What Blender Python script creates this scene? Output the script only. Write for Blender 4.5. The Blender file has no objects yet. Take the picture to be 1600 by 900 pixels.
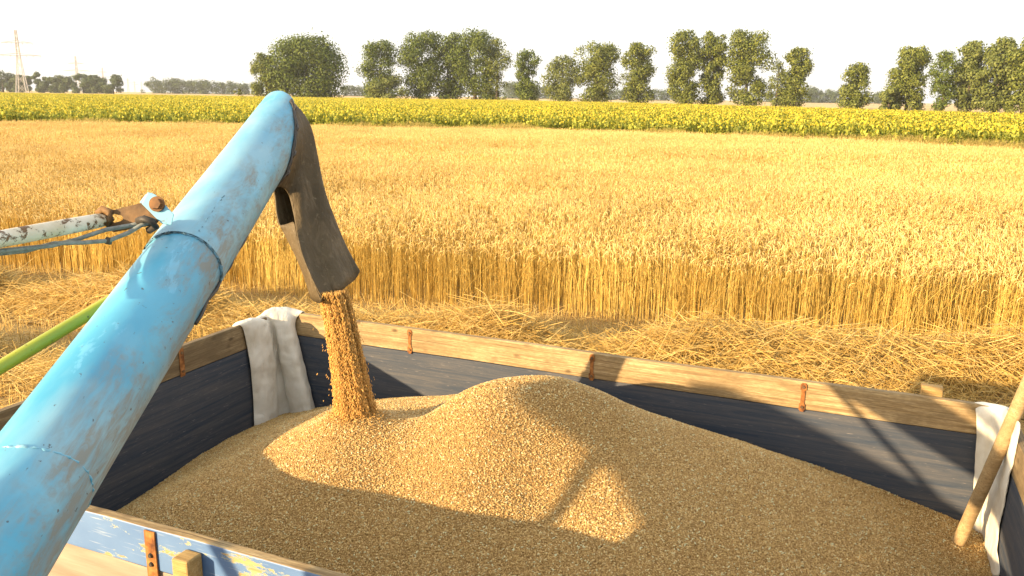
import bpy, math, random
import numpy as np
from mathutils import Vector, Matrix
rng = np.random.default_rng(7); random.seed(7)
S = bpy.context.scene; COL = S.collection
R = math.radians
# ------------------------------------------------------------------ camera, sky, sun, exposure
F, PW, PH, HCAM = 1290.0, 1600, 900, 3.2
PITCH, ROLL = R(13.06), R(0.82)
fw = np.array([0, math.cos(PITCH), -math.sin(PITCH)])
r0 = np.array([1.0, 0, 0]); u0 = np.cross(r0, fw)
cr = math.cos(ROLL)*r0 + math.sin(ROLL)*u0
cu = -math.sin(ROLL)*r0 + math.cos(ROLL)*u0
EYE = np.array([0, 0, HCAM])
cam = bpy.data.cameras.new('camera'); co = bpy.data.objects.new('camera', cam); COL.objects.link(co)
co.matrix_world = Matrix(((cr[0], cu[0], -fw[0], 0), (cr[1], cu[1], -fw[1], 0), (cr[2], cu[2], -fw[2], HCAM), (0, 0, 0, 1)))
cam.sensor_width = 36; cam.lens = F/PW*36; cam.clip_start = 0.05; cam.clip_end = 12000
S.camera = co
def ray(x, y): return cr*(x-PW/2)/F - cu*(y-PH/2)/F + fw
def at(x, y, d): return EYE + ray(x, y)*d                 # point at a pixel and depth
def on_z(x, y, z):
    v = ray(x, y); return EYE + v*((z-HCAM)/v[2])

# trailer frame: local x along the far side (s), local y away from the camera (-q), top edge at ZT
ZT = 1.9
TO = np.array([-1.408, 4.888]); TE = np.array([0.92346, -0.3837]); TA = np.array([0.3837, 0.92346])
TROT = math.atan2(TE[1], TE[0]); TL, TWD = 3.86, 2.25
def TW(s, q, z): p = TO + TE*s - TA*q; return np.array([p[0], p[1], ZT+z])
SUN_E, SUN_A = 2.5, 3.55                                   # light travels along the side, away, and 1 down
sd = np.array([*(TE*SUN_E + TA*SUN_A), -1.0]); sd /= np.linalg.norm(sd)
ELEV = math.asin(-sd[2]); to_sun = -sd
sun = bpy.data.lights.new('sun', 'SUN'); sun.energy = 5.0; sun.angle = R(0.6); sun.color = (1.0, 0.74, 0.43)
so = bpy.data.objects.new('sun', sun); COL.objects.link(so)
so.rotation_euler = Vector(sd).to_track_quat('-Z', 'Y').to_euler()
W = bpy.data.worlds.new('World'); S.world = W; W.use_nodes = True
nt = W.node_tree; nt.nodes.clear()
wo = nt.nodes.new('ShaderNodeOutputWorld'); bg = nt.nodes.new('ShaderNodeBackground'); sky = nt.nodes.new('ShaderNodeTexSky')
sky.sky_type = 'NISHITA'; sky.sun_disc = False; sky.sun_elevation = ELEV
sky.sun_rotation = math.atan2(to_sun[0], to_sun[1]); sky.altitude = 100; sky.air_density = 1.0; sky.dust_density = 4.0; sky.ozone_density = 1.0
hz = nt.nodes.new('ShaderNodeMixRGB'); hz.inputs[0].default_value = 0.55; hz.inputs[2].default_value = (9.5, 9.4, 9.0, 1)   # thin white overcast in front of the blue
nt.links.new(sky.outputs[0], hz.inputs[1]); nt.links.new(hz.outputs[0], bg.inputs[0])
bg.inputs[1].default_value = 0.080
nt.links.new(bg.outputs[0], wo.inputs[0])
S.view_settings.view_transform = 'Standard'; S.view_settings.look = 'None'; S.view_settings.gamma = 1.0
S.view_settings.use_curve_mapping = False; S.view_settings.exposure = 1.44
S.render.engine = 'CYCLES'
cy = S.cycles; cy.max_bounces = 6; cy.diffuse_bounces = 3; cy.glossy_bounces = 2; cy.transmission_bounces = 3; cy.volume_bounces = 0
cy.transparent_max_bounces = 6; cy.use_denoising = True; cy.denoiser = 'OPENIMAGEDENOISE'; cy.denoising_input_passes = 'RGB_ALBEDO_NORMAL'; cy.caustics_reflective = False; cy.caustics_refractive = False
cy.sample_clamp_indirect = 6

# ------------------------------------------------------------------ mesh helpers
def make_mesh(name, verts, faces, mats, midx=None, smooth=False):
    me = bpy.data.meshes.new(name)
    v = np.asarray(verts, np.float32).reshape(-1, 3)
    if isinstance(faces, np.ndarray) and faces.ndim == 2:
        k = faces.shape[1]; n = len(faces)
        me.vertices.add(len(v)); me.vertices.foreach_set('co', v.ravel())
        me.loops.add(n*k); me.loops.foreach_set('vertex_index', faces.astype(np.int32).ravel())
        me.polygons.add(n); me.polygons.foreach_set('loop_start', np.arange(0, n*k, k, dtype=np.int32))
        me.polygons.foreach_set('loop_total', np.full(n, k, np.int32))
        me.update(calc_edges=True)
    else:
        me.from_pydata([tuple(p) for p in v.tolist()], [], [tuple(f) for f in faces])
    if mats is not None:
        for m in (mats if isinstance(mats, (list, tuple)) else [mats]): me.materials.append(m)
    if midx is not None: me.polygons.foreach_set('material_index', np.asarray(midx, np.int32))
    if smooth: me.polygons.foreach_set('use_smooth', np.ones(len(me.polygons), bool))
    me.update(); return me
def link(name, me, parent=None):
    o = bpy.data.objects.new(name, me); COL.objects.link(o)
    if parent is not None: o.parent = parent
    return o
def tag(o, label, cat, group=None, kind=None):
    if label: o['label'] = label
    if cat: o['category'] = cat
    if group: o['group'] = group
    if kind: o['kind'] = kind
    return o
def empty(name, loc, rz=0):
    o = bpy.data.objects.new(name, None); COL.objects.link(o); o.location = loc; o.rotation_euler = (0, 0, rz); return o
def tubes(P, Rd, sides=3, cap=False, flat=1.0):
    """P (N,K,3) paths, Rd (N,K) radii -> verts, quad faces"""
    P = np.asarray(P, float); Rd = np.asarray(Rd, float); N, K, _ = P.shape
    T = np.gradient(P, axis=1); T /= np.linalg.norm(T, axis=2, keepdims=True)+1e-9
    ref = np.where(np.abs(T[:, :1, 2:3]) > .8, np.array([1., 0, 0]), np.array([0, 0, 1.]))
    ref = np.broadcast_to(ref, T.shape)
    A = np.cross(T, ref); A /= np.linalg.norm(A, axis=2, keepdims=True)+1e-9
    B = np.cross(T, A)
    a = np.arange(sides)*2*math.pi/sides
    V = P[:, :, None]+Rd[:, :, None, None]*(A[:, :, None]*np.cos(a)[None, None, :, None]+flat*B[:, :, None]*np.sin(a)[None, None, :, None])
    n = np.arange(N)[:, None, None]*K*sides; k = np.arange(K-1)[None, :, None]*sides
    j = np.arange(sides)[None, None, :]; j2 = (j+1) % sides
    f = np.stack([n+k+j, n+k+j2, n+k+sides+j2, n+k+sides+j], -1).reshape(-1, 4)
    return V.reshape(-1, 3), f
class MB:
    def __init__(s): s.v = []; s.f = []; s.m = []; s.n = 0
    def add(s, v, f, mi=0):
        v = np.asarray(v, float).reshape(-1, 3); s.v.append(v)
        for q in f: s.f.append([int(i)+s.n for i in q]); s.m.append(mi)
        s.n += len(v); return s
    def box(s, lo, hi, mi=0):
        x0, y0, z0 = lo; x1, y1, z1 = hi
        v = [(x0, y0, z0), (x1, y0, z0), (x1, y1, z0), (x0, y1, z0), (x0, y0, z1), (x1, y0, z1), (x1, y1, z1), (x0, y1, z1)]
        return s.add(v, [(0, 3, 2, 1), (4, 5, 6, 7), (0, 1, 5, 4), (1, 2, 6, 5), (2, 3, 7, 6), (3, 0, 4, 7)], mi)
    def tube(s, pts, r, sides=12, mi=0, caps=True, flat=1.0):
        P = np.array(pts, float)[None]; K = P.shape[1]; rr = np.full((1, K), r) if np.isscalar(r) else np.array(r)[None]
        v, f = tubes(P, rr, sides, flat=flat); f = f.tolist()
        if caps: f += [list(range(sides))[::-1], list(range((K-1)*sides, K*sides))]
        return s.add(v, f, mi)
    def build(s, name, mats, parent=None, smooth=False, bevel=0, seg=2):
        me = make_mesh(name, np.concatenate(s.v), s.f, mats, s.m, smooth)
        o = link(name, me, parent)
        if bevel:
            b = o.modifiers.new('bevel', 'BEVEL'); b.width = bevel; b.segments = seg; b.limit_method = 'ANGLE'
        return o
def smoothstep(a, b, x): t = np.clip((x-a)/(b-a), 0, 1); return t*t*(3-2*t)
_PT = rng.random((64, 64))
def vnoise(x, y):
    xi = np.floor(x).astype(int); yi = np.floor(y).astype(int); fx = x-xi; fy = y-yi
    fx = fx*fx*(3-2*fx); fy = fy*fy*(3-2*fy)
    g = lambda i, j: _PT[i % 64, j % 64]
    return (g(xi, yi)*(1-fx)+g(xi+1, yi)*fx)*(1-fy)+(g(xi, yi+1)*(1-fx)+g(xi+1, yi+1)*fx)*fy
def scatter(name, pts, rot, scl, idx, variants):
    """one object: its vertices carry an instance of a variant mesh each (geometry nodes)"""
    me = bpy.data.meshes.new(name); n = len(pts)
    me.vertices.add(n); me.vertices.foreach_set('co', np.asarray(pts, np.float32).ravel())
    for nm, typ, dat, key in (('rot', 'FLOAT_VECTOR', rot, 'vector'), ('scl', 'FLOAT_VECTOR', scl, 'vector'), ('vix', 'INT', idx, 'value')):
        a = me.attributes.new(nm, typ, 'POINT')
        a.data.foreach_set(key, np.asarray(dat, np.int32 if typ == 'INT' else np.float32).ravel())
    o = link(name, me)
    c = bpy.data.collections.new(name+'_kinds')
    for i, vm in enumerate(variants): c.objects.link(bpy.data.objects.new('%s_kind_%02d' % (name, i), vm))
    g = bpy.data.node_groups.new(name+'_scatter', 'GeometryNodeTree')
    g.interface.new_socket('Geometry', in_out='INPUT', socket_type='NodeSocketGeometry')
    g.interface.new_socket('Geometry', in_out='OUTPUT', socket_type='NodeSocketGeometry')
    N = g.nodes; gi = N.new('NodeGroupInput'); go = N.new('NodeGroupOutput')
    ci = N.new('GeometryNodeCollectionInfo'); ci.inputs[0].default_value = c; ci.inputs[1].default_value = True; ci.inputs[2].default_value = True
    ip = N.new('GeometryNodeInstanceOnPoints'); ip.inputs['Pick Instance'].default_value = True
    def att(nm, t): a = N.new('GeometryNodeInputNamedAttribute'); a.data_type = t; a.inputs[0].default_value = nm; return a.outputs[0]
    L = g.links
    L.new(gi.outputs[0], ip.inputs['Points']); L.new(ci.outputs[0], ip.inputs['Instance'])
    L.new(att('vix', 'INT'), ip.inputs['Instance Index']); L.new(att('scl', 'FLOAT_VECTOR'), ip.inputs['Scale'])
    er = N.new('FunctionNodeEulerToRotation'); L.new(att('rot', 'FLOAT_VECTOR'), er.inputs[0]); L.new(er.outputs[0], ip.inputs['Rotation'])
    L.new(ip.outputs[0], go.inputs[0])
    md = o.modifiers.new('scatter', 'NODES'); md.node_group = g
    return o

# ------------------------------------------------------------------ materials
class Mat:
    def __init__(s, name, rough=.7, spec=.3):
        s.m = bpy.data.materials.new(name); s.m.use_nodes = True; s.t = s.m.node_tree; s.N = s.t.nodes; s.L = s.t.links
        s.b = s.N['Principled BSDF']; s.b.inputs['Roughness'].default_value = rough; s.b.inputs['Specular IOR Level'].default_value = spec
        s.tc = s.N.new('ShaderNodeTexCoord')
    def mapped(s, scale=(1, 1, 1), src='Object', loc=(0, 0, 0)):
        mp = s.N.new('ShaderNodeMapping'); mp.inputs['Scale'].default_value = scale; mp.inputs['Location'].default_value = loc
        s.L.new(s.tc.outputs[src], mp.inputs[0]); return mp.outputs[0]
    def noise(s, scale, detail=4, map=(1, 1, 1), rough=.55, dist=0, loc=(0, 0, 0)):
        n = s.N.new('ShaderNodeTexNoise'); n.inputs['Scale'].default_value = scale; n.inputs['Detail'].default_value = detail
        n.inputs['Roughness'].default_value = rough; n.inputs['Distortion'].default_value = dist
        s.L.new(s.mapped(map, loc=loc), n.inputs['Vector']); return n.outputs[0]
    def ramp(s, fac, stops):
        r = s.N.new('ShaderNodeValToRGB'); e = r.color_ramp.elements
        while len(e) < len(stops): e.new(.5)
        for i, (p, c) in enumerate(stops):
            e[i].position = p; e[i].color = (c, c, c, 1) if np.isscalar(c) else (*c, 1)
        s.L.new(fac, r.inputs[0]); return r.outputs[0]
    def mix(s, fac, a, b, mode='MIX'):
        x = s.N.new('ShaderNodeMixRGB'); x.blend_type = mode
        for i, v in ((0, fac), (1, a), (2, b)):
            if hasattr(v, 'is_linked'): s.L.new(v, x.inputs[i])
            elif np.isscalar(v): x.inputs[i].default_value = v if i == 0 else (v, v, v, 1)
            else: x.inputs[i].default_value = (*v, 1)
        return x.outputs[0]
    def math(s, op, a, b=0):
        x = s.N.new('ShaderNodeMath'); x.operation = op
        for i, v in ((0, a), (1, b)):
            if hasattr(v, 'is_linked'): s.L.new(v, x.inputs[i])
            else: x.inputs[i].default_value = v
        return x.outputs[0]
    def axis(s, i, src='Object'):
        x = s.N.new('ShaderNodeSeparateXYZ'); s.L.new(s.tc.outputs[src], x.inputs[0]); return x.outputs[i]
    def island(s): return s.N.new('ShaderNodeNewGeometry').outputs['Random Per Island']
    def inst(s): return s.N.new('ShaderNodeObjectInfo').outputs['Random']
    def color(s, c):
        if hasattr(c, 'is_linked'): s.L.new(c, s.b.inputs['Base Color'])
        else: s.b.inputs['Base Color'].default_value = (*c, 1)
        return s
    def rough(s, c): s.L.new(c, s.b.inputs['Roughness']); return s
    def bump(s, h, strength=.3, dist=.01):
        b = s.N.new('ShaderNodeBump'); b.inputs['Strength'].default_value = strength; b.inputs['Distance'].default_value = dist
        s.L.new(h, b.inputs['Height']); s.L.new(b.outputs[0], s.b.inputs['Normal']); return s
    def translucent(s, col, fac=.3):
        tr = s.N.new('ShaderNodeBsdfTranslucent'); mx = s.N.new('ShaderNodeMixShader'); mx.inputs[0].default_value = fac
        if hasattr(col, 'is_linked'): s.L.new(col, tr.inputs[0])
        else: tr.inputs[0].default_value = (*col, 1)
        s.L.new(s.b.outputs[0], mx.inputs[1]); s.L.new(tr.outputs[0], mx.inputs[2])
        s.L.new(mx.outputs[0], s.N['Material Output'].inputs[0]); return s

def straw_mat(name, dark, mid, light, tr=.15):
    m = Mat(name, .55, .35)
    c = m.ramp(m.island(), [(0, dark), (.45, mid), (1, light)])
    c = m.mix(.25, c, m.ramp(m.inst(), [(0, .7), (1, 1.)]), 'MULTIPLY')
    ge = m.N.new('ShaderNodeNewGeometry'); nz = m.N.new('ShaderNodeTexNoise'); nz.inputs['Scale'].default_value = .22; nz.inputs['Detail'].default_value = 5
    m.L.new(ge.outputs['Position'], nz.inputs['Vector']); c = m.mix(1.0, c, m.ramp(nz.outputs[0], [(.36, (.90, .88, .86)), (.6, (1, 1, 1))]), 'MULTIPLY')
    return m.color(c).translucent(c, tr).m
M_stem = straw_mat('wheat_stem', (.56, .36, .075), (.80, .57, .14), (.88, .69, .23), .35)
M_ear = straw_mat('wheat_ear', (.58, .39, .125), (.77, .56, .20), (.88, .71, .33), .25)
M_straw = straw_mat('straw', (.50, .31, .07), (.78, .53, .15), (.90, .70, .29), .25)
def leafy(name, a, b, c, tr=.25):
    m = Mat(name, .6, .25)
    k = m.ramp(m.island(), [(0, a), (.5, b), (1, c)]); return m.color(k).translucent(k, tr).m
M_leaf = [leafy('tree_leaf_dark', (.046, .070, .012), (.086, .122, .018), (.155, .19, .032)),
          leafy('tree_leaf_mid', (.062, .084, .014), (.122, .148, .024), (.205, .225, .048)),
          leafy('tree_leaf_pale', (.076, .098, .024), (.128, .156, .036), (.205, .225, .066))]
M_wood_far = leafy('far_wood_leaf', (.042, .070, .028), (.068, .10, .040), (.10, .135, .05))
M_sunleaf = leafy('sunflower_leaf', (.17, .20, .022), (.33, .35, .045), (.50, .48, .085))
M_petal = leafy('sunflower_petal', (.46, .36, .02), (.62, .50, .03), (.72, .62, .07), .2)
M_seed = Mat('sunflower_disc', .8).color((.10, .055, .02)).m
M_grass = straw_mat('verge_grass', (.30, .30, .06), (.52, .42, .10), (.74, .55, .20))
m = Mat('bark', .9, .1); M_bark = m.color(m.ramp(m.noise(3), [(.3, (.05, .04, .028)), (.7, (.12, .095, .07))])).m

m = Mat('field_soil', .95, .1)
c = m.mix(m.ramp(m.noise(.9, 6), [(.35, 0), (.65, 1)]), (.34, .22, .085), (.52, .37, .15))
c = m.mix(m.ramp(m.noise(60, 3), [(.4, 0), (.6, 1)]), c, (.20, .125, .05)); M_soil = m.color(c).bump(m.noise(40), .6, .03).m
m = Mat('far_stubble', .95, .1)
M_tan = m.color(m.ramp(m.noise(.012, 5), [(.35, (.46, .32, .15)), (.65, (.58, .43, .22))])).m

def wood(name, a, b, dark, sc=1, blue=None, rough=.75):
    """weathered plank: grain along local x"""
    m = Mat(name, rough, .25)
    g = m.noise(7*sc, 8, (.35, 6, 6), .62, .6); g2 = m.noise(30*sc, 4, (.12, 9, 9))
    c = m.ramp(g, [(.28, dark), (.45, a), (.62, b), (.8, a)])
    c = m.mix(m.ramp(g2, [(.42, .0), (.6, .55)]), c, dark, 'MIX')
    kn = m.N.new('ShaderNodeTexVoronoi'); kn.inputs['Scale'].default_value = 3.2
    kn.voronoi_dimensions = '2D'; cx_ = m.N.new('ShaderNodeCombineXYZ'); m.L.new(m.axis(0), cx_.inputs[0]); m.L.new(m.math('MULTIPLY', m.axis(2), 1.9), cx_.inputs[1]); m.L.new(cx_.outputs[0], kn.inputs['Vector'])
    kn.inputs['Scale'].default_value = 4.4
    c = m.mix(m.math('MULTIPLY', m.ramp(kn.outputs[0], [(.04, .9), (.12, 0)]), m.ramp(m.noise(1.9, 2), [(.48, 0), (.56, 1)])), c, tuple(x*.55 for x in dark))
    c = m.mix(m.ramp(m.noise(3.1, 7, (1, 1.6, 1.6), .68, .8), [(.47, 0), (.66, .75)]), c, tuple(x*.55 for x in a))
    c = m.mix(m.ramp(m.noise(24, 5, (.06, 7, 7), .6), [(.60, 0), (.66, .8)]), c, tuple(x*.5 for x in dark))
    c = m.mix(m.ramp(m.noise(140, 3, (.22, 1, 1)), [(.42, .35), (.6, 0)]), c, dark)
    h = m.mix(.5, g, g2)
    if blue:
        p, dust = blue
        w = m.ramp(m.noise(6, 9, (.22, 5, 5), .66, 1.2), [(.30, 0), (.78, 1)])
        c = m.mix(m.math('MULTIPLY', w, .62), p, m.mix(.6, c, dust))
        c = m.mix(m.ramp(m.noise(90, 3, (.2, 2.5, 2.5)), [(.64, 0), (.74, .5)]), c, tuple(min(1, x*1.8) for x in dust))
    return m.color(c).bump(h, .22 if blue else .5, .006).m
M_plank = wood('weathered_plank', (.37, .26, .125), (.51, .385, .21), (.15, .095, .045))
M_plank_old = wood('old_grey_plank', (.25, .18, .095), (.35, .26, .14), (.11, .075, .04))
M_board = wood('blue_worn_board', (.16, .145, .13), (.23, .20, .165), (.045, .052, .06), .8, ((.026, .041, .068), (.165, .145, .128)))
M_post = wood('new_timber', (.46, .30, .115), (.54, .38, .17), (.30, .175, .06), 2.2)
M_handle = wood('worn_handle', (.40, .28, .14), (.50, .37, .20), (.26, .17, .08), 1.2)
# chipped pale blue paint on the outside of the near side
m = Mat('chipped_blue_paint', .5, .4)
ww = m.ramp(m.noise(16, 6, (.3, 4, 4), .6, .5), [(.35, (.30, .20, .09)), (.65, (.52, .39, .19))])
base = m.mix(m.ramp(m.noise(3, 5), [(.4, 0), (.7, 1)]), (.085, .165, .34), (.13, .225, .41))
base = m.mix(m.ramp(m.noise(50, 4, (.15, 3, 3)), [(.6, 0), (.72, .6)]), base, (.45, .50, .55))
chip = m.ramp(m.noise(9, 12, (.55, 1.7, 1.7), .74, .2), [(.575, 0), (.585, 1)])
edge = m.ramp(m.noise(9, 12, (.55, 1.7, 1.7), .74, .2), [(.56, 0), (.575, 1)])
c = m.mix(edge, base, (.46, .50, .32)); c = m.mix(chip, c, ww)
M_chip = m.color(c).bump(m.math('SUBTRACT', 1, chip), .5, .004).m
m = Mat('grey_board', .8, .2)
M_greyb = m.color(m.ramp(m.noise(6, 7, (.4, 3, 3)), [(.3, (.22, .17, .13)), (.7, (.36, .29, .23))])).bump(m.noise(20, 4, (.2, 5, 5)), .4, .004).m
m = Mat('rust', .85, .25)
c = m.ramp(m.noise(30, 6), [(.3, (.09, .034, .014)), (.5, (.25, .098, .028)), (.72, (.42, .19, .06))])
M_rust = m.color(c).bump(m.noise(90, 5), .6, .003).m
m = Mat('brown_rusty_steel', .7, .35)
M_brown = m.color(m.ramp(m.noise(18, 7), [(.3, (.055, .030, .014)), (.55, (.13, .072, .030)), (.75, (.24, .13, .05))])).bump(m.noise(60, 5), .5, .003).m
m = Mat('bolt_rust', .7, .3); M_boltrust = m.color(m.ramp(m.noise(40, 5), [(.3, (.09, .045, .02)), (.7, (.26, .125, .045))])).m
m = Mat('white_flaking_paint', .5, .4)
k = m.noise(38, 9, (1, 1, 1), .72, .3); chip = m.ramp(k, [(.545, 0), (.575, 1)])
c = m.mix(m.ramp(m.noise(9, 6), [(.4, 0), (.7, 1)]), (.66, .62, .52), (.50, .44, .30)); c = m.mix(chip, c, (.14, .075, .028))
M_white = m.color(c).bump(m.math('SUBTRACT', 1, chip), .6, .003).m
m = Mat('green_paint', .4, .45)
c = m.mix(m.ramp(m.noise(42, 8, (1, 1, 1), .7), [(.60, 0), (.64, .9)]), (.32, .34, .030), (.10, .08, .02))
M_green = m.color(m.mix(m.ramp(m.noise(5), [(.4, 0), (.7, .6)]), c, (.17, .24, .03))).bump(m.noise(40), .15, .003).m
m = Mat('grey_cable', .6, .3); M_cable = m.color(m.ramp(m.noise(60, 3), [(.3, (.13, .145, .14)), (.7, (.26, .28, .26))])).m
m = Mat('dark_metal', .6, .4); M_dark = m.color(m.ramp(m.noise(12, 5), [(.3, (.025, .022, .02)), (.7, (.07, .055, .04))])).m
M_tyre = Mat('tyre_rubber', .8, .3).color((.02, .02, .02)).m
m = Mat('rubber_sleeve', .62, .3)
c = m.mix(m.ramp(m.noise(5, 6), [(.35, 0), (.7, 1)]), (.062, .045, .023), (.105, .077, .041))
c = m.mix(m.ramp(m.noise(45, 4), [(.62, 0), (.74, .7)]), c, (.20, .155, .095))
c = m.mix(m.ramp(m.noise(7, 7, (2.2, 2.2, .35), .65, 1.0), [(.5, 0), (.68, .6)]), c, (.175, .13, .078))
M_rubber = m.color(c).bump(m.mix(.35, m.noise(9, 5, (1.6, 1.6, .3), .6, 1.0), m.noise(30, 4)), .75, .025).m
def clothmat(name, a, b):
    m = Mat(name, .85, .15); c = m.ramp(m.noise(8, 6), [(.3, a), (.65, b)])
    c = m.mix(m.ramp(m.noise(26, 3), [(.70, 0), (.76, .6)]), c, (.35, .27, .16))
    h = m.noise(8, 5, (1, 1, .35), .6, 1.2)
    return m.color(c).bump(h, .7, .02).translucent(c, .12).m
M_cloth = clothmat('dusty_white_cloth', (.62, .57, .47), (.80, .77, .69))
# auger paint: local z runs along the tube
def paint(name, upper):
    m = Mat(name, .36, .5)
    blue = m.mix(m.ramp(m.noise(3.5, 6, (1, 1, .6)), [(.35, 0), (.7, 1)]), (.045, .275, .445), (.095, .38, .55))
    faded = (.33, .49, .54)
    blue = m.mix(m.ramp(m.noise(2.2, 5, (1.5, 1.5, .5), .6, .3, (3, 1, 0)), [(.46, 0), (.66, .55 if upper else .8)]), blue, faded)
    # dirt band along the camera-side lower flank, broken up and scratched
    d = m.noise(4.2, 9, (1.4, 1.4, .8), .72, .5, (0, 2, 5))
    side = m.ramp(m.math('ADD', m.math('MULTIPLY', m.axis(0), 4.2), .35), [(.42, 0), (.72, 1), (1, .75)])
    scr = m.noise(55, 5, (1, 1, .22), .6, .7)
    dirt = m.math('MULTIPLY', m.ramp(d, [(.41, 0), (.55, 1)]), side)
    dirt = m.math('MULTIPLY', dirt, m.ramp(scr, [(.36, .25), (.58, 1)]))
    c = m.mix(m.math('MULTIPLY', dirt, .85), blue, (.215, .195, .155))
    c = m.mix(m.ramp(m.noise(70, 3, (1, 1, .8), .5, 0, (7, 0, 0)), [(.69, 0), (.73, .8)]), c, (.045, .04, .035))
    fl = m.ramp(m.noise(9, 7, (1.3, 1.3, .45), .66, .4, (1, 8, 2)), [(.60, 0), (.63, .4)])
    c = m.mix(fl, c, (.17, .46, .66))
    m.rough(m.mix(dirt, m.ramp(m.noise(9), [(.3, .30), (.7, .46)]), .75))
    return m.color(c).bump(m.mix(.6, m.noise(6, 5), m.mix(.5, fl, scr)), .12, .006).m
M_paint = paint('blue_auger_paint', False); M_paint_up = paint('blue_auger_paint_upper', True)
m = Mat('blue_bracket_paint', .45, .45)
M_bracket = m.color(m.mix(m.ramp(m.noise(30, 6), [(.55, 0), (.65, 1)]), (.16, .38, .52), (.12, .10, .08))).m
m = Mat('weld_bead', .55, .4); M_weld = m.color(m.ramp(m.noise(50, 4), [(.35, (.05, .08, .09)), (.6, (.13, .30, .42)), (.8, (.30, .36, .36))])).m
m = Mat('grain_bed', .8, .2)
vo = m.N.new('ShaderNodeTexVoronoi'); vo.inputs['Scale'].default_value = 150; m.L.new(m.tc.outputs['Object'], vo.inputs['Vector'])
c = m.ramp(vo.outputs[0], [(0, (.46, .29, .11)), (.6, (.28, .165, .055)), (.9, (.13, .07, .02))])
M_bed = m.color(c).bump(m.math('SUBTRACT', 1, vo.outputs[0]), .8, .005).m
m = Mat('wheat_kernel', .5, .35)
c = m.ramp(m.inst(), [(0, (.31, .185, .062)), (.4, (.465, .298, .105)), (.8, (.60, .405, .155)), (.965, (.68, .50, .24)), (.97, (.74, .64, .38)), (1, (.62, .60, .34))])
M_kernel = m.color(c).m
m = Mat('falling_kernel', .5, .35)
M_fall = []
for k_ in (.80, 1.05, 1.25, 1.4):
    m = Mat('falling_kernel', .5, .35); M_fall.append(m.color(m.ramp(m.island(), [(0, (.42*k_, .225*k_, .052*k_)), (1, (.62*k_, .375*k_, .115*k_))])).m)

# ------------------------------------------------------------------ ground
def quad_sheet(name, xy, z, mat, sub=0):
    return link(name, make_mesh(name, [(x, y, z) for x, y in xy], [tuple(range(len(xy)))], mat))
g = quad_sheet('ground', [(-2400, -300), (2400, -300), (2400, 2900), (-2400, 2900)], 0, M_tan); tag(g, 'flat tan stubble land reaching the horizon', 'ground', kind='structure')
# edge lines (world xy): cut edge of the wheat, far edge of the wheat
EA = np.array([-1.0, 12.3]); ED = np.array([.966, -.259]); EN = np.array([.259, .966])
def field_depth(x, y): return (x-EA[0])*EN[0]+(y-EA[1])*EN[1]
sx = [-400, -60, -36, 0, 14, 28, 60, 200]; sy = [66, 62, 60, 61, 54, 45, 31, 20]
def far_edge(x): return np.interp(x, sx, sy)
g = quad_sheet('soil', [(-90, -30), (90, -30), (90, 110), (-90, 110)], .004, M_soil); tag(g, 'straw strewn soil of the harvested strip', 'ground', kind='structure')

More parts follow.
